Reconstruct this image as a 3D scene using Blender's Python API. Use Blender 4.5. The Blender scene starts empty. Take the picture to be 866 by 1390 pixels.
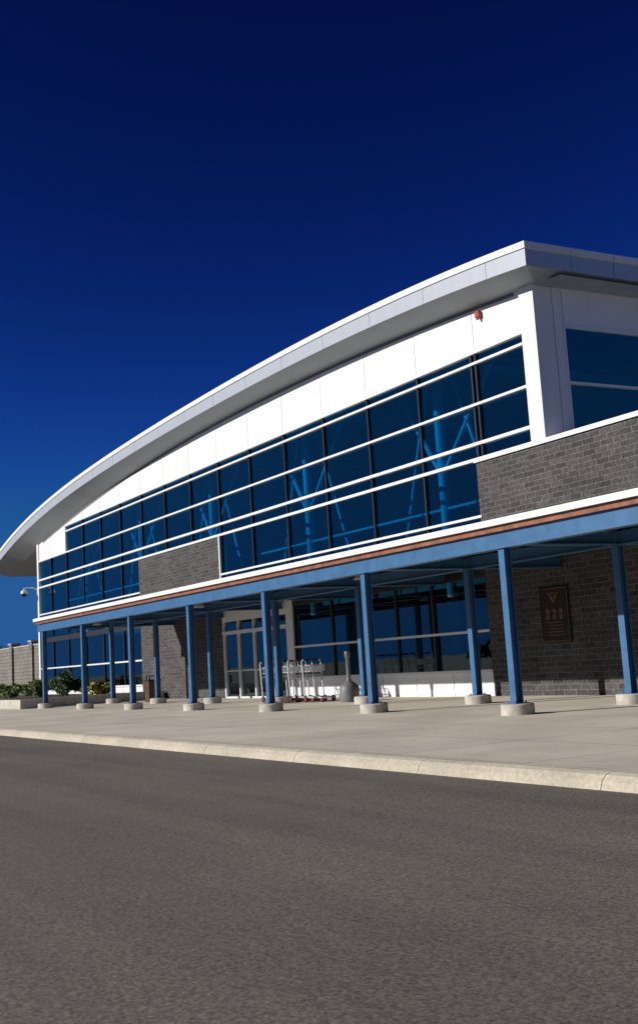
import bpy, bmesh, math, random
import numpy as np
from mathutils import Vector, Matrix
random.seed(7)
scene=bpy.context.scene
# ------------------------------------------------------------------ helpers
def empty(name,loc=(0,0,0)):
    e=bpy.data.objects.new(name,None); e.location=loc; scene.collection.objects.link(e); return e
class MB:
    def __init__(s): s.v=[]; s.f=[]; s.m=[]
    def quad(s,pts,m=0):
        n=len(s.v); s.v+= [tuple(p) for p in pts]; s.f.append(tuple(range(n,n+len(pts)))); s.m.append(m)
    def box(s,x0,x1,y0,y1,z0,z1,m=0):
        n=len(s.v)
        s.v+=[(x0,y0,z0),(x1,y0,z0),(x1,y1,z0),(x0,y1,z0),(x0,y0,z1),(x1,y0,z1),(x1,y1,z1),(x0,y1,z1)]
        for f in [(0,3,2,1),(4,5,6,7),(0,1,5,4),(1,2,6,5),(2,3,7,6),(3,0,4,7)]:
            s.f.append(tuple(n+i for i in f)); s.m.append(m)
    def tube(s,p0,p1,r0,r1=None,seg=8,m=0,cap=True):
        if r1 is None: r1=r0
        p0=Vector(p0); p1=Vector(p1); d=(p1-p0).normalized()
        a=d.orthogonal().normalized(); b=d.cross(a); n=len(s.v)
        for p,r in ((p0,r0),(p1,r1)):
            for i in range(seg):
                t=2*math.pi*i/seg; s.v.append(tuple(p+a*math.cos(t)*r+b*math.sin(t)*r))
        for i in range(seg):
            j=(i+1)%seg; s.f.append((n+i,n+j,n+seg+j,n+seg+i)); s.m.append(m)
        if cap:
            s.f.append(tuple(n+i for i in reversed(range(seg)))); s.m.append(m)
            s.f.append(tuple(n+seg+i for i in range(seg))); s.m.append(m)
    def path(s,pts,r,seg=8,m=0):
        for a,b in zip(pts[:-1],pts[1:]): s.tube(a,b,r,r,seg,m)
    def lathe(s,prof,c=(0,0,0),seg=24,m=0):
        n=len(s.v)
        for r,z in prof:
            for i in range(seg):
                t=2*math.pi*i/seg; s.v.append((c[0]+r*math.cos(t),c[1]+r*math.sin(t),c[2]+z))
        for k in range(len(prof)-1):
            for i in range(seg):
                j=(i+1)%seg; s.f.append((n+k*seg+i,n+k*seg+j,n+(k+1)*seg+j,n+(k+1)*seg+i)); s.m.append(m)
        s.f.append(tuple(n+i for i in reversed(range(seg)))); s.m.append(m)
        k=len(prof)-1; s.f.append(tuple(n+k*seg+i for i in range(seg))); s.m.append(m)
    def obj(s,name,mats,parent=None,smooth=False,bevel=0,loc=None):
        me=bpy.data.meshes.new(name); me.from_pydata(s.v,[],s.f)
        if not isinstance(mats,(list,tuple)): mats=[mats]
        for mt in mats: me.materials.append(mt)
        for p,mi in zip(me.polygons,s.m): p.material_index=mi
        me.update()
        o=bpy.data.objects.new(name,me); scene.collection.objects.link(o)
        if parent: o.parent=parent
        if loc: o.location=loc
        if smooth:
            for p in me.polygons: p.use_smooth=True
            try:
                me.set_sharp_from_angle(angle=math.radians(40))
            except Exception: pass
        if bevel:
            b=o.modifiers.new("bevel","BEVEL"); b.width=bevel; b.segments=2; b.limit_method='ANGLE'
        return o
# ------------------------------------------------------------------ materials
def newmat(name):
    m=bpy.data.materials.new(name); m.use_nodes=True; nt=m.node_tree
    return m,nt,nt.nodes["Principled BSDF"]
def N(nt,t,**k):
    n=nt.nodes.new(t)
    for a,b in k.items(): setattr(n,a,b)
    return n
def ramp(nt,fac,stops):
    r=N(nt,"ShaderNodeValToRGB"); e=r.color_ramp.elements
    while len(e)<len(stops): e.new(.5)
    for el,(p,c) in zip(e,stops):
        el.position=p; el.color=(c[0],c[1],c[2],1) if hasattr(c,'__len__') else (c,c,c,1)
    nt.links.new(fac,r.inputs[0]); return r.outputs[0]
def noise(nt,scale,detail=4,vec=None,rough=.55):
    n=N(nt,"ShaderNodeTexNoise"); n.inputs["Scale"].default_value=scale; n.inputs["Detail"].default_value=detail; n.inputs["Roughness"].default_value=rough
    if vec is None:
        tc=N(nt,"ShaderNodeTexCoord"); vec=tc.outputs["Object"]
    nt.links.new(vec,n.inputs["Vector"]); return n.outputs[0]
def mul(nt,a,b,fac=1,mode='MULTIPLY'):
    m=N(nt,"ShaderNodeMix",data_type='RGBA',blend_type=mode)
    m.inputs[0].default_value=fac
    for i,x in ((6,a),(7,b)):
        if hasattr(x,'links'): nt.links.new(x,m.inputs[i])
        else: m.inputs[i].default_value=(x[0],x[1],x[2],1)
    return m.outputs[2]
def bump(nt,b,h,strength=.3,dist=.02):
    n=N(nt,"ShaderNodeBump"); n.inputs["Strength"].default_value=strength; n.inputs["Distance"].default_value=dist
    nt.links.new(h,n.inputs["Height"]); nt.links.new(n.outputs[0],b.inputs["Normal"])
def simple(name,col,rough=.5,metal=0,var=.12,scale=3,spec=.5):
    m,nt,b=newmat(name)
    n=noise(nt,scale,5)
    c0=[x*(1-var) for x in col]; c1=[min(1,x*(1+var)) for x in col]
    nt.links.new(ramp(nt,n,[(.3,c0),(.7,c1)]),b.inputs["Base Color"])
    b.inputs["Roughness"].default_value=rough; b.inputs["Metallic"].default_value=metal
    b.inputs["Specular IOR Level"].default_value=spec
    return m
def panelmat(name,col,rough,metal=0):
    # painted sheet: every panel a hair different, faint rain streaks
    m,nt,b=newmat(name); geo=N(nt,"ShaderNodeNewGeometry")
    tc=N(nt,"ShaderNodeTexCoord"); mp=N(nt,"ShaderNodeMapping"); mp.inputs["Scale"].default_value=(5,5,.35); nt.links.new(tc.outputs["Object"],mp.inputs[0])
    c=ramp(nt,geo.outputs["Random Per Island"],[(0,[x*.95 for x in col]),(1,[min(1,x*1.03) for x in col])])
    c=mul(nt,c,ramp(nt,noise(nt,1,5,mp.outputs[0]),[(.3,.95),(.6,1.0)]))
    nt.links.new(c,b.inputs["Base Color"]); b.inputs["Roughness"].default_value=rough; b.inputs["Metallic"].default_value=metal
    bump(nt,b,noise(nt,.9,2),.12,.03)
    return m
white=panelmat("white_painted_metal",(.80,.80,.805),.42)
frame_white=simple("white_frame",(.80,.80,.81),.35,0,.03)
fascia_m=panelmat("fascia_metal",(.50,.53,.58),.36,.25)
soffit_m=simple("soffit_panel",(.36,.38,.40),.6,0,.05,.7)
blue=simple("blue_steel_paint",(.042,.13,.27),.42,0,.15,4)
darkm=simple("dark_metal",(.02,.022,.026),.4,0,.2)
wood=simple("stained_wood",(.22,.08,.04),.6,0,.4,6)
concrete=simple("concrete",(.46,.43,.37),.85,0,.25,5)
grey_pl=simple("grey_plastic",(.15,.155,.16),.5,0,.1)
chrome=simple("galvanised_steel",(.66,.67,.68),.35,.5,.06)
rubber=simple("rubber",(.02,.02,.02),.8,0,.1)
red=simple("red_plastic",(.45,.03,.02),.4,0,.05)
bronze=simple("bronze",(.04,.025,.015),.45,.6,.3,8)
gold=simple("gold_relief",(.2,.115,.04),.45,.6,.2,8)
brownm=simple("brown_bin_panel",(.12,.05,.025),.6,0,.25,5)
interior=simple("interior_wall",(.36,.38,.39),.8,0,.3,.35)
int_dark=simple("interior_dark",(.12,.125,.13),.8,0,.2,.5)
int_white=simple("interior_steel",(.72,.74,.75),.5,0,.05)
soil=simple("soil",(.06,.045,.03),.95,0,.3,5)
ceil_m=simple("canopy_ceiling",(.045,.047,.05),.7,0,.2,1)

def masonry(name,c1,c2,mort,bw=.46,rh=.13):
    m,nt,b=newmat(name)
    tc=N(nt,"ShaderNodeTexCoord"); sp=N(nt,"ShaderNodeSeparateXYZ"); nt.links.new(tc.outputs["Object"],sp.inputs[0])
    ad=N(nt,"ShaderNodeMath",operation='ADD'); nt.links.new(sp.outputs[0],ad.inputs[0]); nt.links.new(sp.outputs[1],ad.inputs[1])
    cb=N(nt,"ShaderNodeCombineXYZ"); nt.links.new(ad.outputs[0],cb.inputs[0]); nt.links.new(sp.outputs[2],cb.inputs[1])
    br=N(nt,"ShaderNodeTexBrick"); nt.links.new(cb.outputs[0],br.inputs["Vector"])
    br.inputs["Color1"].default_value=(*c1,1); br.inputs["Color2"].default_value=(*c2,1); br.inputs["Mortar"].default_value=(*mort,1)
    br.inputs["Scale"].default_value=1; br.inputs["Mortar Size"].default_value=.011; br.inputs["Mortar Smooth"].default_value=.1
    br.inputs["Brick Width"].default_value=bw; br.inputs["Row Height"].default_value=rh
    n=noise(nt,11,6); n2=noise(nt,.5,4)
    c=mul(nt,br.outputs[0],ramp(nt,n,[(.3,.5),(.7,1.35)]))
    c=mul(nt,c,ramp(nt,n2,[(.3,.82),(.7,1.1)]))
    nt.links.new(c,b.inputs["Base Color"]); b.inputs["Roughness"].default_value=.9
    inv=N(nt,"ShaderNodeMath",operation='SUBTRACT'); inv.inputs[0].default_value=1; nt.links.new(br.outputs[1],inv.inputs[1])
    mm=N(nt,"ShaderNodeMath",operation='MULTIPLY_ADD'); nt.links.new(n,mm.inputs[0]); mm.inputs[1].default_value=.8; nt.links.new(inv.outputs[0],mm.inputs[2])
    bump(nt,b,mm.outputs[0],.9,.025)
    return m
brick=masonry("charcoal_block",(.045,.041,.041),(.092,.084,.082),(.16,.15,.14),.42,.14)
blockwall=masonry("grey_block",(.20,.18,.16),(.26,.24,.21),(.11,.10,.09),.5,.25)

def glassmat(name,tint,refl,f0=.08,var=.25):
    m=bpy.data.materials.new(name); m.use_nodes=True; nt=m.node_tree; nt.nodes.clear()
    out=N(nt,"ShaderNodeOutputMaterial"); tr=N(nt,"ShaderNodeBsdfTransparent"); gl=N(nt,"ShaderNodeBsdfGlossy")
    gl.inputs["Roughness"].default_value=.0; gl.inputs["Color"].default_value=(*refl,1)
    geo=N(nt,"ShaderNodeNewGeometry")
    tc=ramp(nt,geo.outputs["Random Per Island"],[(0,[x*(1-var) for x in tint]),(1,[min(1,x*(1+var)) for x in tint])])
    nt.links.new(tc,tr.inputs[0])
    # two-sided Schlick reflectance (same from either face of the thin pane)
    lw=N(nt,"ShaderNodeLayerWeight"); lw.inputs[0].default_value=.5
    pw_=N(nt,"ShaderNodeMath",operation='POWER'); nt.links.new(lw.outputs["Facing"],pw_.inputs[0]); pw_.inputs[1].default_value=4.0
    ma=N(nt,"ShaderNodeMath",operation='MULTIPLY_ADD'); nt.links.new(pw_.outputs[0],ma.inputs[0]); ma.inputs[1].default_value=1-f0; ma.inputs[2].default_value=f0
    nz=noise(nt,.7,2); bp=N(nt,"ShaderNodeBump"); bp.inputs["Strength"].default_value=.06; bp.inputs["Distance"].default_value=.02
    nt.links.new(nz,bp.inputs["Height"]); nt.links.new(bp.outputs[0],gl.inputs["Normal"])
    mx=N(nt,"ShaderNodeMixShader"); nt.links.new(ma.outputs[0],mx.inputs[0]); nt.links.new(tr.outputs[0],mx.inputs[1]); nt.links.new(gl.outputs[0],mx.inputs[2])
    nt.links.new(mx.outputs[0],out.inputs[0]); return m
glass_up=glassmat("blue_tinted_glass",(.045,.37,.62),(.45,.9,1),.13,.16)
glass_lo=glassmat("dark_tinted_glass",(.12,.14,.16),(.75,.95,1),.14,.2)

# asphalt
asphalt,nt,b=newmat("asphalt")
tcn=N(nt,"ShaderNodeTexCoord")
f1=noise(nt,38,6,rough=.88); f2=noise(nt,.35,5); 
mp=N(nt,"ShaderNodeMapping"); mp.inputs["Scale"].default_value=(.12,1.6,1); mp.inputs["Rotation"].default_value=(0,0,math.radians(6)); nt.links.new(tcn.outputs["Object"],mp.inputs[0])
f3=noise(nt,1.0,6,mp.outputs[0])
vo=N(nt,"ShaderNodeTexVoronoi"); vo.inputs["Scale"].default_value=36; nt.links.new(tcn.outputs["Object"],vo.inputs["Vector"])
c=ramp(nt,f1,[(.39,(.085,.074,.063)),(.5,(.175,.154,.131)),(.62,(.27,.24,.205))])
c=mul(nt,c,ramp(nt,f2,[(.3,.88),(.7,1.08)]))
c=mul(nt,c,ramp(nt,f3,[(.32,.84),(.68,1.08)]))
c=mul(nt,c,ramp(nt,vo.outputs[0],[(.05,1.4),(.28,.97)]))
mp2=N(nt,"ShaderNodeMapping"); mp2.inputs["Scale"].default_value=(.04,.9,1); nt.links.new(tcn.outputs["Object"],mp2.inputs[0])
c=mul(nt,c,ramp(nt,noise(nt,1.0,3,mp2.outputs[0],.4),[(.40,.90),(.5,1.0)]))
nt.links.new(c,b.inputs["Base Color"]); b.inputs["Roughness"].default_value=.92; b.inputs["Specular IOR Level"].default_value=.25
mm=N(nt,"ShaderNodeMath",operation='ADD'); nt.links.new(f1,mm.inputs[0]); nt.links.new(vo.outputs[0],mm.inputs[1])
bump(nt,b,mm.outputs[0],.3,.006)
# sidewalk concrete with joints
side,nt,b=newmat("sidewalk_concrete")
tcn=N(nt,"ShaderNodeTexCoord")
br=N(nt,"ShaderNodeTexBrick"); br.offset=0; br.inputs["Scale"].default_value=1; br.inputs["Brick Width"].default_value=2.5; br.inputs["Row Height"].default_value=2.0
br.inputs["Mortar Size"].default_value=.012; br.inputs["Mortar Smooth"].default_value=.3
br.inputs["Color1"].default_value=(.62,.56,.46,1); br.inputs["Color2"].default_value=(.71,.64,.53,1); br.inputs["Mortar"].default_value=(.25,.22,.17,1)
nt.links.new(tcn.outputs["Object"],br.inputs["Vector"])
c=mul(nt,br.outputs[0],ramp(nt,noise(nt,.6,6),[(.3,.82),(.7,1.06)]))
c=mul(nt,c,ramp(nt,noise(nt,25,4),[(.3,.86),(.7,1.06)]))
c=mul(nt,c,ramp(nt,noise(nt,3.5,3),[(.30,.84),(.40,1.0)]))
nt.links.new(c,b.inputs["Base Color"]); b.inputs["Roughness"].default_value=.9
bump(nt,b,noise(nt,40,4),.15,.006)
kerbm,nt,b=newmat("kerb_concrete")
c=mul(nt,ramp(nt,noise(nt,1.2,5),[(.3,(.42,.38,.30)),(.7,(.54,.485,.385))]),ramp(nt,noise(nt,20,4),[(.3,.78),(.7,1.1)]))
nt.links.new(c,b.inputs["Base Color"]); b.inputs["Roughness"].default_value=.9; bump(nt,b,noise(nt,30,4),.25,.008)
groundm=simple("dry_grass",(.10,.10,.05),.95,0,.4,.4)

# ------------------------------------------------------------------ ground
g=MB(); g.quad([(-2500,-2500,-.17),(2500,-2500,-.17),(2500,2500,-.17),(-2500,2500,-.17)]); g.obj("ground",groundm)
g=MB(); g.quad([(-120,-70,-.15),(140,-70,-.15),(140,-6.2,-.15),(-120,-6.2,-.15)]); g.obj("asphalt_road",asphalt)
g=MB(); g.box(-60,70,-6.12,5.9,-.3,0); g.obj("sidewalk",side)
kb=MB(); xs=list(np.arange(18,64,3.0))
prof=[(-6.1,.003),(-6.17,.003),(-6.24,-.02),(-6.29,-.07),(-6.34,-.2)]
segs=[(-60.,-3),(-3,18)]+[(xs[i],xs[i+1]) for i in range(len(xs)-1)]
for a,bb in segs:
    p=a+.005; q=bb-.005
    for (y0,z0),(y1,z1) in zip(prof[:-1],prof[1:]):
        kb.quad([(p,y0,z0),(p,y1,z1),(q,y1,z1),(q,y0,z0)])
    for e in (p,q): kb.quad([(e,y,z) for y,z in prof]+[(e,-6.1,-.2)])
kb.obj("kerb",kerbm,smooth=True)

# ------------------------------------------------------------------ building
B=empty("airport_terminal_building")
W=5.8
XR=24.95; XL=-20.5
tx=[-25.3,-20.2,-15.7,-10.4,-6.9,0,6.6,10.9,15.3,19.3,22.3,24,25.7]
tz=[9.2,10.25,10.75,11.2,11.4,11.7,11.85,11.88,11.83,11.68,11.52,11.42,11.3]
pc=np.polyfit(tx,tz,4)
zt=lambda x: float(np.polyval(pc,x))
wx=[24.4,18.9,14.4,10.6,5.5,-2.7,-13.7,-20]; wz=[10.5,10.85,11.0,11.03,10.95,10.6,9.8,8.9]
pw=np.polyfit(wx,wz,3); zw=lambda x: float(np.polyval(pw,max(x,-21)))- (0 if x>-21 else .16*(-21-x))
mx=[22.2-2.87*k for k in range(15)]
edges=[24.35]+mx+[-20.2]
p=MB(); back=MB()
for a,bb in zip(edges[:-1],edges[1:]):
    zb=9.42 if bb>-15.2 else 7.98
    x0,x1=bb+.012,a-.012; 
    y0,y1=W-.03,W+.08
    za,zc=zw(x0)+.25,zw(x1)+.25
    p.quad([(x0,y0,zb),(x1,y0,zb),(x1,y0,zc),(x0,y0,za)])
    p.quad([(x0,y1,zb),(x0,y0,zb),(x0,y0,za),(x0,y1,za)]); p.quad([(x1,y0,zb),(x1,y1,zb),(x1,y1,zc),(x1,y0,zc)])
    p.quad([(x0,y0,zb),(x0,y1,zb),(x1,y1,zb),(x1,y0,zb)])
    back.quad([(bb,W+.06,zb+.02),(a,W+.06,zb+.02),(a,W+.06,zw(a)+.25),(bb,W+.06,zw(bb)+.25)])
p.obj("upper_wall_panels",white,B); back.obj("panel_backing",ceil_m,B)
c=MB()
c.box(24.36,24.93,W-.12,W+.5,6.46,10.75)
c.box(-20.5,-20.21,W-.10,W+.3,0,9.05)
c.obj("corner_piers",white,B,bevel=.01)
s=MB()
def sbox(y0,y1,z0,z1): s.box(XR-.12,XR-.0,y0+.01,y1-.01,z0,z1)
sbox(W+.5,6.62,6.0,10.9)
yy=6.62
while yy<26: sbox(yy,min(yy+2.9,26),9.5,10.9); sbox(yy,min(yy+2.9,26),5.5,6.3); yy+=2.9
s.obj("side_wall_panels",white,B)
sg=MB(); sf=MB()
for i in range(7):
    y0=6.62+2.9*i
    for z0,z1 in ((6.3,7.95),(7.95,9.5)):
        sg.quad([(XR-.06,y0+.02,z0),(XR-.06,y0+2.88,z0),(XR-.06,y0+2.88,z1),(XR-.06,y0+.02,z1)])
    sf.box(XR-.1,XR+.02,y0-.03,y0+.03,6.3,9.5)
sf.box(XR-.1,XR+.03,6.62,26,9.44,9.52); sf.box(XR-.1,XR+.03,6.62,26,7.92,7.99)
sg.obj("side_window_glass",glass_up,B); sf.obj("side_window_frames",frame_white,B)
# main curtain wall
gl=MB(); hf=MB(); vf=MB()
rows=[9.4,9.1,7.95,6.86,6.43,4.85,3.55]
for a,bb in zip(edges[:-1],edges[1:]):
    for zt1,zb1 in zip(rows[:-1],rows[1:]):
        if bb<-15.2 and zt1>8: continue
        if zt1<6.5 and bb>22.0: continue
        if zt1<6.5 and bb<4.9 and bb>-3.7: continue
        t1=random.uniform(-.006,.006); t2=random.uniform(-.006,.006)
        gl.quad([(bb+.02,W+.03-t1,zb1),(a-.02,W+.03+t1,zb1),(a-.02,W+.03+t1+t2,zt1),(bb+.02,W+.03-t1+t2,zt1)])
for z in rows[:-1]:
    h=.035 if z not in (6.86,6.43) else .045
    xl=-20.2 if z<8 else -15.12
    spans=[(xl,24.35)]
    if z<6: spans=[(-20.2,-4.0),(4.98,22.0)]
    for x0,x1 in spans: hf.box(x0,x1,W-.09,W+.06,z-h,z+h)
hf.box(-15.16,-15.04,W-.07,W+.06,8.0,9.44)
for x in mx[1:]+[22.0]:
    top=9.4 if x>-15.2 else 7.95
    lows=3.6
    if x>22.1 : lows=6.43
    if -3.7<x<4.9: lows=6.43
    vf.box(x-.03,x+.03,W-.035,W+.05,lows,top)
vf.box(22.17,22.23,W-.035,W+.05,6.43,9.4)
gl.obj("curtain_wall_glass",glass_up,B); hf.obj("curtain_wall_rails",frame_white,B); vf.obj("curtain_wall_mullions",darkm,B)
# masonry
m=MB()
m.box(21.92,46,W-.06,W+.3,0,6.34)
m.box(-4.1,4.86,W-.06,W+.25,0,6.36)
m.obj("block_walls",brick,B)
cp=MB()
cp.box(21.88,46,W-.12,W+.36,6.34,6.46); cp.box(4.86,4.96,W-.09,W+.2,3.6,6.4)
cp.obj("parapet_cap",frame_white,B)
# ---- roof
xs=list(np.linspace(-27.5,24.9,66))+[25.8]
r=MB(); so=MB(); tp=MB(); cap=MB()
YF=W-1.0; YB=30
def strip(mb,rowsf,m=0):
    n=len(mb.v); k=len(rowsf(xs[0]))
    for x in xs: mb.v+=rowsf(x)
    for i in range(len(xs)-1):
        for j in range(k-1):
            mb.f.append((n+i*k+j,n+(i+1)*k+j,n+(i+1)*k+j+1,n+i*k+j+1)); mb.m.append(m)
strip(cap,lambda x:[(x,YF,zt(x)-.17),(x,YF-.04,zt(x)-.17),(x,YF-.04,zt(x)+.005),(x,YF+.1,zt(x)+.005)])
strip(tp,lambda x:[(x,YF+.0,zt(x)),(x,YB,zt(x))])
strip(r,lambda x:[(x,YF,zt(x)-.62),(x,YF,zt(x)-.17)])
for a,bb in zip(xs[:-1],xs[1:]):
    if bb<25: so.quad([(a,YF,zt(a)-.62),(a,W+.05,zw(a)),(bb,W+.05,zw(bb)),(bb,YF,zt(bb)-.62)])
xe=25.8; ze=zt(xe); zi=zw(24.9)
cap.quad([(xe+.04,YF-.04,ze-.17),(xe+.04,YB,ze-.17),(xe+.04,YB,ze+.005),(xe+.04,YF-.04,ze+.005)])
cap.quad([(xe,YF-.04,ze-.17),(xe,YB,ze-.17),(xe+.04,YB,ze-.17),(xe+.04,YF-.04,ze-.17)])
cap.quad([(xe,YF-.04,ze+.005),(xe+.04,YF-.04,ze+.005),(xe+.04,YF-.04,ze-.17),(xe,YF-.04,ze-.17)])
cap.quad([(xe,YF-.04,ze+.003),(xe+.04,YF-.04,ze+.003),(xe+.04,YB,ze+.003),(xe,YB,ze+.003)])
r.quad([(xe,YF,ze-.62),(xe,YB,ze-.62),(xe,YB,ze-.17),(xe,YF,ze-.17)])
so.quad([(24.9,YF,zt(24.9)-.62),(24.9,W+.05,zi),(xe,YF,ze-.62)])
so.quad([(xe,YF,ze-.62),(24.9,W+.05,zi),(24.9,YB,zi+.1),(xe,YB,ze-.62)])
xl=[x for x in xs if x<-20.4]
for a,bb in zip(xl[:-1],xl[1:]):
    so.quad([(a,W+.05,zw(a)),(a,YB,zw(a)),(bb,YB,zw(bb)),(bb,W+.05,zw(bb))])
a=xs[0]; r.quad([(a,YF,zt(a)),(a,YF,zt(a)-.62),(a,W+.05,zw(a)),(a,YB,zw(a)),(a,YB,zt(a))])
tp.obj("roof_deck",fascia_m,B); cap.obj("roof_edge_cap",white,B); r.obj("fascia",fascia_m,B); so.obj("soffit",soffit_m,B)
fj=MB()
for k in range(0,18):
    x=24.2-2.87*k
    fj.box(x-.008,x+.008,YF-.003,YF+.02,zt(x)-.61,zt(x)-.175)
for k in range(9):
    y=6.3+1.45*k; fj.box(xe-.02,xe+.003,y-.008,y+.008,ze-.61,ze-.175)
    fj.box(xe,xe+.043,y-.006,y+.006,ze-.168,ze-.002)
fj.obj("fascia_joints",grey_pl,B)
rv=MB()
for a,bb in zip(xs[:-1],xs[1:]):
    if a<-20 or bb>24.4: continue
    rv.quad([(a,W-.035,zw(a)-.07),(bb,W-.035,zw(bb)-.07),(bb,W-.035,zw(bb)+.05),(a,W-.035,zw(a)+.05)])
rv.obj("soffit_reveal",grey_pl,B)
# ---- interior
it=MB()
it.quad([(-20.4,18,0),(24.8,18,0),(24.8,18,11.5),(-20.4,18,11.5)],0)
it.quad([(-20.45,6.1,0),(-20.45,18,0),(-20.45,18,11),(-20.45,6.1,11)],0)
it.quad([(-20.4,6.1,.01),(24.8,6.1,.01),(24.8,18,.01),(-20.4,18,.01)],1)
it.quad([(-20.4,9.5,3.7),(24.8,9.5,3.7),(24.8,18,3.7),(-20.4,18,3.7)],1)
it.quad([(-20.4,9.5,3.4),(24.8,9.5,3.4),(24.8,9.5,4.6),(-20.4,9.5,4.6)],0)
for a,bb in zip(xs[:-1],xs[1:]):
    if a<-20.4: continue
    it.quad([(a,W+.1,zw(a)+.1),(a,18,zw(a)+.1),(bb,18,zw(bb)+.1),(bb,W+.1,zw(bb)+.1)],0)
it.quad([(24.9,6.2,0),(46,6.2,0),(46,22,0),(24.9,22,0)],1)
it.quad([(24.9,6.2,6.1),(46,6.2,6.1),(46,26,6.1),(24.9,26,6.1)],0)
it.quad([(46,5.9,0),(46,26,0),(46,26,6.3),(46,5.9,6.3)],0)
it.obj("interior_shell",[interior,int_dark],B)
st=MB()
for x in (18.2,9.6,1.0,-7.6,-16.2):
    st.tube((x,7.3,0),(x,7.3,zw(x)),.16,.16,12)
    for sgn in (-1,1):
        st.tube((x,7.3,6.6),(x+sgn*3.4,7.6,zw(x+sgn*3.4)),.085,.085,8)
        st.tube((x+sgn*3.0,7.5,3.6),(x+sgn*.6,7.4,zw(x)-1.0),.06,.06,8)
    st.tube((x,7.3,zw(x)-.6),(x,17.5,zw(x)-.6),.14,.14,8)
for z in (5.6,8.4): st.tube((-20,7.3,z),(24.5,7.3,z),.05,.05,8)
st.obj("interior_steel_frame",int_white,B,smooth=True)
# ---- lower storefront
gl=MB(); fr=MB(); df=MB()
def win(x0,x1,xd,zsill,ztr,ztop):
    xx=[x0]+xd+[x1]
    for a,bb in zip(xx[:-1],xx[1:]):
        for z0,z1 in ((zsill,ztr),(ztr,ztop)):
            t=random.uniform(-.008,.008)
            gl.quad([(a+.02,W+.03-t,z0),(bb-.02,W+.03+t,z0),(bb-.02,W+.03+t,z1),(a+.02,W+.03-t,z1)])
    for x in xx: df.box(x-.04,x+.04,W-.03,W+.07,zsill,ztop)
    fr.box(x0,x1,W-.06,W+.07,ztr-.035,ztr+.035)
    fr.box(x0,x1,W-.07,W+.07,zsill-.04,zsill+.03)
    df.box(x0,x1,W-.05,W+.08,ztop,3.49)
win(10.75,21.9,[13.4,15.4,17.3,19.25],.68,1.75,3.2)
win(-20.2,-4.1,[-17.9,-15.1,-12.2,-9.4,-6.5],.62,1.75,3.2)
x=10.75
while x<21.8: fr.box(x+.01,min(x+1.85,21.9)-.01,W-.02,W+.08,0,.635); x+=1.86
x=-20.2
while x<-4.2: fr.box(x+.01,min(x+2.68,-4.11)-.01,W-.02,W+.08,0,.575); x+=2.69
fr.box(10.3,10.74,W-.08,W+.08,0,3.49)
for x in (4.9,6.2,7.55,8.9,10.26): fr.box(x-.04,x+.04,W-.07,W+.07,.03,2.95)
fr.box(4.86,10.3,W-.10,W+.07,2.45,2.58); fr.box(4.86,10.3,W-.07,W+.07,2.95,3.49); 
fr.box(4.86,10.3,W-.05,W+.05,0,.06)
dx=[4.9,6.2,7.55,8.9,10.26]
for a,bb in zip(dx[:-1],dx[1:]):
    gl.quad([(a+.04,W+.02,.06),(bb-.04,W+.02,.06),(bb-.04,W+.02,2.45),(a+.04,W+.02,2.45)])
    gl.quad([(a+.04,W+.02,2.58),(bb-.04,W+.02,2.58),(bb-.04,W+.02,2.95),(a+.04,W+.02,2.95)])
    fr.box(a+.04,bb-.04,W-.03,W+.03,1.02,1.07)
gl.obj("storefront_glass",glass_lo,B); fr.obj("storefront_frames",frame_white,B); df.obj("storefront_mullions",darkm,B)
# ---- canopy
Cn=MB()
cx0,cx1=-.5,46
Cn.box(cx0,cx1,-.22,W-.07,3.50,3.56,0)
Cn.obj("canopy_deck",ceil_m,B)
k=MB()
x=cx0-.02
while x<cx1: k.box(x,min(x+2.995,cx1),-.30,-.225,3.50,3.62); x+=3.0
k.obj("canopy_flashing",frame_white,B)
k=MB()
x=cx0
while x<cx1: k.box(x,min(x+3.655,cx1),-.215,-.12,3.39,3.495); x+=3.66
k.obj("canopy_wood_trim",wood,B)
k=MB()
def ibeamx(y,z0,z1,w=.16,t=.03):
    k.box(cx0,cx1,y-w/2,y+w/2,z1-t,z1); k.box(cx0,cx1,y-w/2,y+w/2,z0,z0+t); k.box(cx0,cx1,y-.012,y+.012,z0+t,z1-t)
k.box(cx0,cx1,-.13,-.11,3.08,3.385); k.box(cx0,cx1,-.11,.10,3.08,3.10); k.box(cx0,cx1,-.11,.10,3.36,3.385)
ibeamx(2.86,3.12,3.40)
for i in range(0,10):
    x=5*i
    if x>cx1: continue
    k.box(x-.08,x+.08,.11,2.77,3.14,3.17); k.box(x-.08,x+.08,.11,2.77,3.36,3.385); k.box(x-.01,x+.01,.11,2.77,3.17,3.36)
    k.box(x-.08,x+.08,2.95,W-.08,3.14,3.17); k.box(x-.08,x+.08,2.95,W-.08,3.36,3.385); k.box(x-.01,x+.01,2.95,W-.08,3.17,3.36)
k.obj("canopy_beams",blue,B)
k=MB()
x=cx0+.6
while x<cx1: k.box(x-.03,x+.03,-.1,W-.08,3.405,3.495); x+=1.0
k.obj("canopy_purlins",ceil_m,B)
cl=MB(); pr=MB(); bp=MB()
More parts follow.
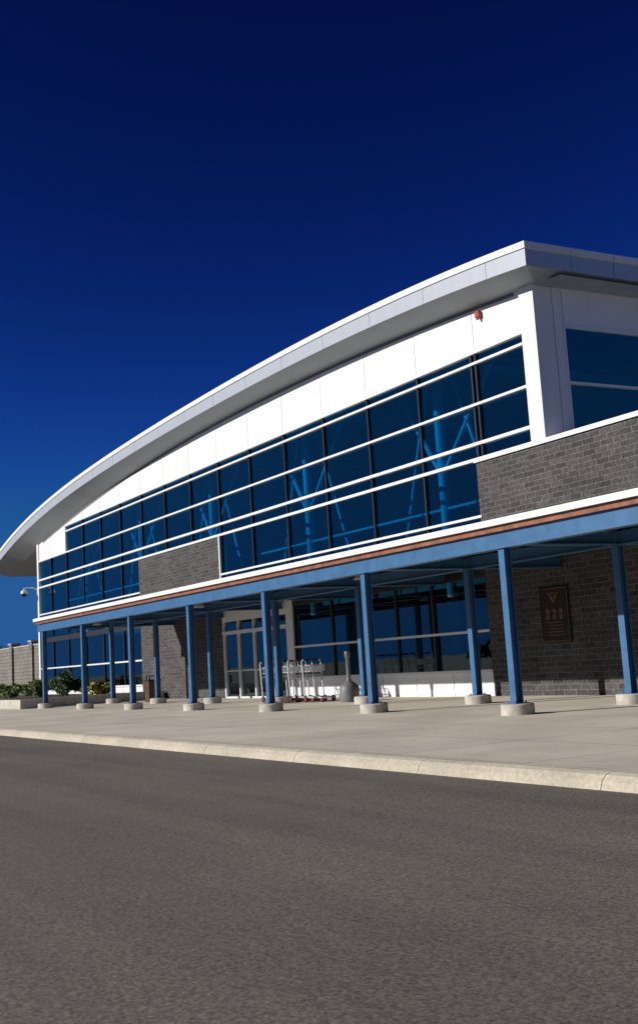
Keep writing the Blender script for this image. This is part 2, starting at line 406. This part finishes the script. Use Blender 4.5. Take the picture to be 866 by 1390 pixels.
for i in range(0,10):
    x=5*i
    for y,zb in ((0,.2),(2.86,.2)):
        zt_=3.075 if y==0 else 3.115
        hw=.085
        cl.box(x-hw,x+hw,y-hw,y-hw+.02,zb+.02,zt_); cl.box(x-hw,x+hw,y+hw-.02,y+hw,zb+.02,zt_); cl.box(x-.012,x+.012,y-hw+.02,y+hw-.02,zb+.02,zt_)
        bp.box(x-.15,x+.15,y-.15,y+.15,zb,zb+.018)
        for dx_ in (-.11,.11):
            for dy in (-.12,.12): bp.tube((x+dx_,y+dy,zb+.018),(x+dx_,y+dy,zb+.05),.014)
        pr.lathe([(.31,-.02),(.31,.18),(.295,.197),(.28,.2)],(x,y,0),28)
cl.obj("canopy_columns",blue,B); bp.obj("column_base_plates",blue,B); pr.obj("column_piers",concrete,B,smooth=True)

# ------------------------------------------------------------------ small things
for (x,y) in ((2.5,1.4),(22.5,1.4),(12.5,1.4),(32.5,1.4)):
    e=empty("canopy_downlight",(x,y,3.40))
    l=MB(); l.lathe([(.05,0.0),(.05,-.05),(.09,-.07),(.17,-.24),(.165,-.25)],seg=20); l.obj("shade",frame_white,e,smooth=True)
    l=MB(); l.lathe([(.14,-.252),(.12,-.262)],seg=20); l.obj("lens",grey_pl,e)
e=empty("alarm_strobe",(22.6,W-.12,10.38))
l=MB(); l.box(-.08,.08,-.05,.08,-.08,.10); l.obj("housing",red,e,bevel=.015)
l=MB(); l.lathe([(.04,0),(.04,.05),(.02,.07)],(0,-.02,-.15),12); l.obj("beacon",red,e,smooth=True)
e=empty("security_camera",(-20.5,W,6.35))
l=MB(); l.path([(0,0,-.1),(-.1,-.3,.12),(-.3,-.8,.12),(-.3,-.8,0)],.035); l.box(-.03,.03,-.12,.0,-.35,.12); l.obj("arm",frame_white,e,smooth=True)
l=MB(); l.lathe([(.06,.12),(.17,.06),(.19,-.05),(.19,-.1)],(-.3,-.8,-.1),20); l.obj("housing",frame_white,e,smooth=True)
l=MB(); l.lathe([(.17,-.1),(.14,-.2),(.06,-.27),(.01,-.28)],(-.3,-.8,-.1),20); l.obj("dome",darkm,e,smooth=True)
e=empty("wall_plaque",(24.65,W-.065,2.0))
l=MB(); l.box(-.55,.55,-.04,0,-.7,.7); l.obj("plate",bronze,e,bevel=.01)
l=MB()
for (a,bb,z0,z1) in ((-.52,.52,.645,.665),(-.52,.52,-.665,-.645)): l.box(a,bb,-.055,-.041,z0,z1)
l.box(-.52,-.50,-.055,-.041,-.64,.64); l.box(.50,.52,-.055,-.041,-.64,.64)
l.quad([(-.16,-.05,.5),(0,-.05,.25),(.16,-.05,.5),(.06,-.05,.5),(0,-.05,.40),(-.06,-.05,.5)])
l.box(-.2,.2,-.05,-.041,.52,.55)
for cxp in (-.25,.0,.25):
    l.tube((cxp,-.041,.10),(cxp,-.055,.10),.07,.06,16); l.box(cxp-.06,cxp+.06,-.05,-.041,-.12,.0)
for i in range(5):
    w=random.uniform(.25,.4); l.box(-w,w,-.047,-.041,-.2-.08*i,-.18-.08*i)
l.obj("relief",gold,e)
e=empty("cigarette_receptacle",(18.1,3.5,0))
l=MB(); l.lathe([(.28,0),(.29,.03),(.29,.36),(.26,.46),(.18,.53),(.08,.59),(.055,.66),(.055,1.25),(.08,1.28),(.085,1.42),(.06,1.47),(.01,1.48)],seg=28); l.obj("body",grey_pl,e,smooth=True)
e=empty("trash_bin",(3.6,3.2,0))
l=MB(); l.box(-.24,.24,-.24,.24,.04,.85); l.obj("panels",brownm,e,bevel=.02)
l=MB()
l.box(-.27,.27,-.27,.27,.85,.9); l.box(-.2,.2,-.2,.2,1.02,1.06)
for a in (-.18,.18):
    for bb in (-.18,.18): l.box(a-.02,a+.02,bb-.02,bb+.02,.9,1.02)
for a in (-.22,-.11,0,.11,.22): l.box(a-.008,a+.008,-.248,-.24,.06,.83)
l.obj("lid",darkm,e)
def cart(x,y):
    e=empty("luggage_cart",(x,y,0))
    l=MB(); r_=.022
    l.path([(-.02,-.33,.16),(-.12,-.33,1.2),(-.13,-.29,1.27),(-.13,.29,1.27),(-.12,.33,1.2),(-.02,.33,.16)],r_)
    l.path([(-.08,-.33,.80),(-.08,.33,.80)],.014)
    l.path([(-.02,-.33,.16),(.85,-.24,.13),(.95,0,.13),(.85,.24,.13),(-.02,.33,.16)],r_)
    for t in (.2,.4,.6): l.path([(t,-.31+.09*t,.145),(t,.31-.09*t,.145)],.01)
    for yy in (-.12,0,.12): l.path([(0,yy,.15),(.9,yy,.13)],.011)
    for z in (.92,1.10): l.path([(-.10,-.27,z),(.22,-.24,z),(.22,.24,z),(-.10,.27,z)],.012,6)
    for yy in (-.24,-.12,0,.12,.24): l.path([(.22,yy,1.10),(.22,yy,.92),(-.09,yy,.9)],.007,6)
    for xx in (.0,.11):
        for yy in (-.26,.26): l.path([(xx,yy,1.1),(xx,yy,.92)],.007,6)
    l.obj("frame",chrome,e,smooth=True)
    l=MB(); h=MB()
    for (xx,yy) in ((.02,-.34),(.02,.34),(.78,-.2),(.78,.2)):
        l.tube((xx,yy-.025,.095),(xx,yy+.025,.095),.095,.095,16)
        h.tube((xx,yy-.03,.095),(xx,yy+.03,.095),.055,.055,12)
    l.tube((-.13,-.25,1.27),(-.13,.25,1.27),.028,.028,10)
    l.obj("wheels_and_grip",rubber,e,smooth=True)
    h.obj("wheel_hubs",red,e)
    l=MB(); l.box(.221,.232,-.2,.2,.93,1.07); l.obj("sign_panel",frame_white,e)
for i in range(7): cart(12.8+.48*i,3.7+random.uniform(-.03,.03))

# ------------------------------------------------------------------ left side
pl=MB()
pl.box(-60,-1.2,-.7,-.5,0,.38); pl.box(-1.4,-1.2,-.5,5.6,0,.38)
pl.obj("planter_wall",concrete,bevel=.02)
g=MB(); g.box(-60,-1.4,-.5,5.7,0,.30); g.obj("planting_bed",soil)
wl=MB()
wl.box(-90,-20.6,9,9.3,-.17,3.5,0)
for i in range(14): 
    x=-23-5.2*i; wl.box(x-.35,x+.35,8.85,9.45,-.17,3.75,0)
    wl.box(x-.42,x+.42,8.78,9.52,3.75,3.85,1)
wl.box(-90,-20.6,8.94,9.36,3.5,3.58,1)
wl.obj("screen_wall",[blockwall,concrete])

def leafmat(name,c0,c1):
    m,nt,b=newmat(name); geo=N(nt,"ShaderNodeNewGeometry")
    nt.links.new(ramp(nt,geo.outputs["Random Per Island"],[(0,c0),(1,c1)]),b.inputs["Base Color"]); b.inputs["Roughness"].default_value=.7
    return m
leafd=leafmat("leaf_dark",(.015,.04,.012),(.05,.11,.03)); leafl=leafmat("leaf_light",(.05,.09,.02),(.14,.2,.05)); flower=leafmat("yellow_petals",(.45,.26,.01),(.7,.5,.05))
def shrub(name,x,y,z,rx,ry,rz,n,mats,fl=0,size=.07):
    l=MB()
    clumps=[(random.gauss(0,.45),random.gauss(0,.45),random.uniform(.25,.9),random.uniform(.3,.5)) for _ in range(12)]
    for _ in range(6):
        a=random.uniform(0,6.28); l.tube((0,0,0),(rx*.5*math.cos(a),ry*.5*math.sin(a),rz*.8),.02,.008,5,0)
    for i in range(n):
        cx,cy,cz,cr=random.choice(clumps)
        d=Vector((random.gauss(0,1),random.gauss(0,1),random.gauss(0,1))).normalized()*cr*random.uniform(.6,1)
        p=Vector(((cx+d.x)*rx,(cy+d.y)*ry,max(.02,(cz+d.z*.6)*rz)))
        u=Vector((random.gauss(0,1),random.gauss(0,1),random.gauss(0,1))).normalized(); v=u.orthogonal().normalized(); s_=size*random.uniform(.6,1.3)
        mi=1 if random.random()<fl else 0
        l.quad([p-u*s_,p-v*s_*.5,p+u*s_,p+v*s_*.5],mi)
    l.obj(name,mats,loc=(x,y,z))
shrub("shrub",-4.2,2.2,.3,.75,.7,1.15,2600,[leafd,flower])
shrub("flowering_shrub",-2.3,3.0,.3,.6,.6,.55,1500,[leafl,flower],.35)
for i in range(8):
    shrub("shrub",-8-2.6*i+random.uniform(-.5,.5),random.uniform(.8,4),.3,random.uniform(.7,1.1),.8,random.uniform(.5,.8),1500,[random.choice([leafd,leafl]),flower],random.choice([0,0,.08]))
random.seed(3)
l=MB()
for i in range(5000):
    x=random.uniform(-200,200); h=5+2.5*math.sin(x*.07)+1.5*math.sin(x*.23+1)
    z=random.uniform(0,1)**.8*h; y=-160+random.uniform(-5,5); s_=random.uniform(.5,1.3)
    u=Vector((random.gauss(0,1),random.gauss(0,1),random.gauss(0,1))).normalized(); v=u.orthogonal().normalized(); p=Vector((x,y,z))
    l.quad([p-u*s_,p-v*s_,p+u*s_,p+v*s_])
l.obj("unseen_reflection_trees",leafd)  # invented tree line, out of view behind the camera, added for glass reflections

# ------------------------------------------------------------------ light
EL=math.radians(23.5); AZ=math.radians(20)
S=Vector((-math.sin(AZ)*math.cos(EL),-math.cos(AZ)*math.cos(EL),math.sin(EL)))
sun=bpy.data.lights.new("sun","SUN"); sun.energy=5; sun.angle=math.radians(.5); sun.color=(1,.955,.88)
so_=bpy.data.objects.new("sun",sun); scene.collection.objects.link(so_); so_.rotation_euler=S.to_track_quat('Z','Y').to_euler()
w=bpy.data.worlds.new("World"); scene.world=w; w.use_nodes=True; nt=w.node_tree
bg=nt.nodes["Background"]; sky=nt.nodes.new("ShaderNodeTexSky"); sky.sky_type='NISHITA'; sky.sun_disc=False
sky.sun_elevation=EL; sky.sun_rotation=math.atan2(S.x,S.y); sky.air_density=.8; sky.dust_density=.1; sky.ozone_density=6; sky.altitude=600
sp=nt.nodes.new("ShaderNodeSeparateColor"); cb=nt.nodes.new("ShaderNodeCombineColor"); nt.links.new(sky.outputs[0],sp.inputs[0])
for i,(mxv,g_,k_) in enumerate(((1.6,2.4,.085),(2.8,2.7,.080),(4.6,2.3,.115))):
    a=nt.nodes.new("ShaderNodeMath"); a.operation='SMOOTH_MIN'; a.inputs[1].default_value=mxv; a.inputs[2].default_value=.8
    b_=nt.nodes.new("ShaderNodeMath"); b_.operation='POWER'; b_.inputs[1].default_value=g_
    c_=nt.nodes.new("ShaderNodeMath"); c_.operation='MULTIPLY'; c_.inputs[1].default_value=k_
    nt.links.new(sp.outputs[i],a.inputs[0]); nt.links.new(a.outputs[0],b_.inputs[0]); nt.links.new(b_.outputs[0],c_.inputs[0]); nt.links.new(c_.outputs[0],cb.inputs[i])
nt.links.new(cb.outputs[0],bg.inputs[0]); bg.inputs[1].default_value=.08
# ------------------------------------------------------------------ camera
cd=bpy.data.cameras.new("camera"); co=bpy.data.objects.new("camera",cd); scene.collection.objects.link(co)
F=Vector((-.85641841,.49262945,.1544789)); R=Vector((.48963891,.86989006,-.05954007)); U=R.cross(F)
M=Matrix(((R.x,U.x,-F.x,47.456),(R.y,U.y,-F.y,-13.968),(R.z,U.z,-F.z,1.165),(0,0,0,1)))
co.matrix_world=M
cd.sensor_fit='HORIZONTAL'; cd.sensor_width=36; cd.lens=1594/866*36; cd.shift_y=-45/866; cd.clip_end=6000; cd.clip_start=.1
scene.camera=co
scene.view_settings.view_transform='Standard'; scene.view_settings.look='None'; scene.view_settings.exposure=0
